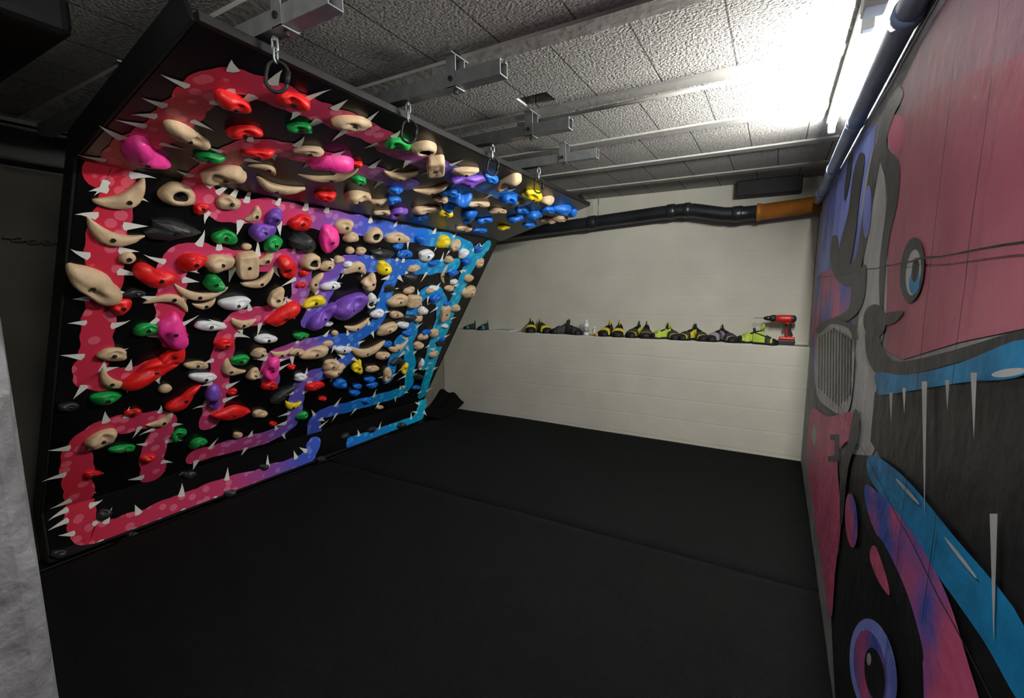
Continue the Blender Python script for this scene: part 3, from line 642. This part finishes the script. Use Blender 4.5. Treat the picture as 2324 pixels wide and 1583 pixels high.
g=shift(lathe([(.026,0),(.028,.005),(.028,.105),(.024,.120),(.013,.128)]),(bx,4.6,LEDZ+.001)); W("bottle_body",*g,m_wplast,b,True)
g=shift(lathe([(.014,.128),(.014,.150),(.006,.153),(.006,.165)]),(bx,4.6,LEDZ+.001)); W("cap",*g,m_wplast,b,True)
g=shift(lathe([(.0287,.03),(.0287,.09)]),(bx,4.6,LEDZ+.001)); W("bottle_label",*g,m_lab,b,True)
bx=ledgeX(1348,4.57); b=E("plastic_bottle",(bx,4.57,LEDZ+.001),"small pale plastic bottle beside the white bottle","bottle")
g=shift(lathe([(.018,0),(.019,.004),(.019,.065),(.010,.074)]),(bx,4.57,LEDZ+.001)); W("bottle_body",*g,M("pale_plastic",(.5,.45,.35),.4),b,True)
g=shift(lathe([(.011,.074),(.011,.092)]),(bx,4.57,LEDZ+.001)); W("cap",*g,m_wplast,b,True)
bx=ledgeX(1354,4.53); b=E("tape_roll",(bx,4.53,LEDZ+.001),"small orange roll of finger tape lying on the ledge","tape roll")
g=shift(lathe([(.012,0.002),(.012,.028)][::1]),(bx,4.53,LEDZ)); W("cardboard_core",*g,m_wplast,b,True)
g=shift(lathe([(.025,0.001),(.026,.003),(.026,.024),(.025,.026)]),(bx,4.53,LEDZ)); W("tape",*g,m_or,b,True)
mx0=ledgeX(1146,4.6)
g=prism([V((mx0-.13,4.53,LEDZ+.002)),V((mx0+.10,4.52,LEDZ+.002)),V((mx0+.12,4.67,LEDZ+.002)),V((mx0-.10,4.68,LEDZ+.002))],(0,0,.010)); b=E("magazine",(mx0,4.6,LEDZ+.001),"thin pale magazine lying flat on the ledge","magazine")
W("pages",*g,m_wplast,b); g=prism([V((mx0-.132,4.528,LEDZ+.0125)),V((mx0+.102,4.518,LEDZ+.0125)),V((mx0+.122,4.672,LEDZ+.0125)),V((mx0-.102,4.682,LEDZ+.0125))],(0,0,.002)); W("cover",*g,m_lab,b)
m_red=M("red_tool_plastic",(.50,.02,.015),.4); m_tk=M("black_tool_rubber",(.015,.015,.017),.5)
dx=ledgeX(1778,4.60); d=E("cordless_drill",(dx,4.60,LEDZ+.001),"red and black cordless drill standing on the ledge beside lime shoes","drill")
def rx(g,d0): return [V((p[2],p[0],p[1]))+V(d0) for p in map(V,g[0])],g[1]
W("motor_housing",*rx(lathe([(.020,-.07),(.030,-.062),(.033,-.02),(.033,.05),(.028,.075),(.015,.08)]),(dx+.0,4.60,LEDZ+.225)),m_red,d,True)
W("rear_vent",*rx(lathe([(.0335,.045),(.029,.076),(.012,.086)]),(dx+.0,4.60,LEDZ+.225)),m_tk,d,True)
W("gear_collar",*rx(lathe([(.026,-.105),(.030,-.10),(.031,-.068)]),(dx,4.60,LEDZ+.225)),m_tk,d,True)
W("chuck",*rx(lathe([(.007,-.16),(.014,-.152),(.021,-.13),(.022,-.105)]),(dx,4.60,LEDZ+.225)),m_dsteel,d,True)
W("drill_bit",*rx(lathe([(.002,-.235),(.004,-.225),(.004,-.16)],8),(dx,4.60,LEDZ+.225)),m_steel,d,True)
hp=[];hf=[]
for i in range(7):
    t=i/6; z=LEDZ+.205-.145*t; cx=dx+.022+.018*t; ax=.021+.004*math.cos(t*6); 
    for k in range(12):
        a=2*math.pi*k/12; hp.append((cx+ax*math.cos(a),4.60+.017*math.sin(a),z))
for i in range(6):
    for k in range(12): hf.append((i*12+k,i*12+(k+1)%12,(i+1)*12+(k+1)%12,(i+1)*12+k))
W("handle",hp,hf,m_red,d,True)
W("grip",[( (p[0]-dx-.03)*1.03+dx+.034,(p[1]-4.6)*1.08+4.6,(p[2]-LEDZ-.13)*.72+LEDZ+.13) for p in hp],hf,m_tk,d,True)
g=boxg(dx-.008,dx+.006,4.592,4.608,LEDZ+.150,LEDZ+.185); bevel(W("trigger",*g,m_tk,d),.004,2)
g=boxg(dx-.035,dx+.085,4.565,4.635,LEDZ+.045,LEDZ+.068); bevel(W("battery_mount",*g,m_red,d),.008,2)
g=boxg(dx-.040,dx+.088,4.562,4.638,LEDZ+.002,LEDZ+.044); bevel(W("battery",*g,m_tk,d),.008,2)
kx=ledgeX(1822,4.55); c=E("allen_key",(kx,4.55,LEDZ),"dark metal hex key lying beside the drill","hex key")
g=sweep([(kx-.05,4.55,LEDZ+.006),(kx+.03,4.545,LEDZ+.006),(kx+.036,4.55,LEDZ+.006),(kx+.036,4.58,LEDZ+.006)],.004,6); W("key_shaft",*g,m_dsteel,c)
# ------------------------------------------------------------------ world
w=bpy.data.worlds.new("world"); sc.world=w; w.use_nodes=True
w.node_tree.nodes["Background"].inputs[0].default_value=(.5,.5,.5,1); w.node_tree.nodes["Background"].inputs[1].default_value=.05
sc.view_settings.view_transform='Standard'
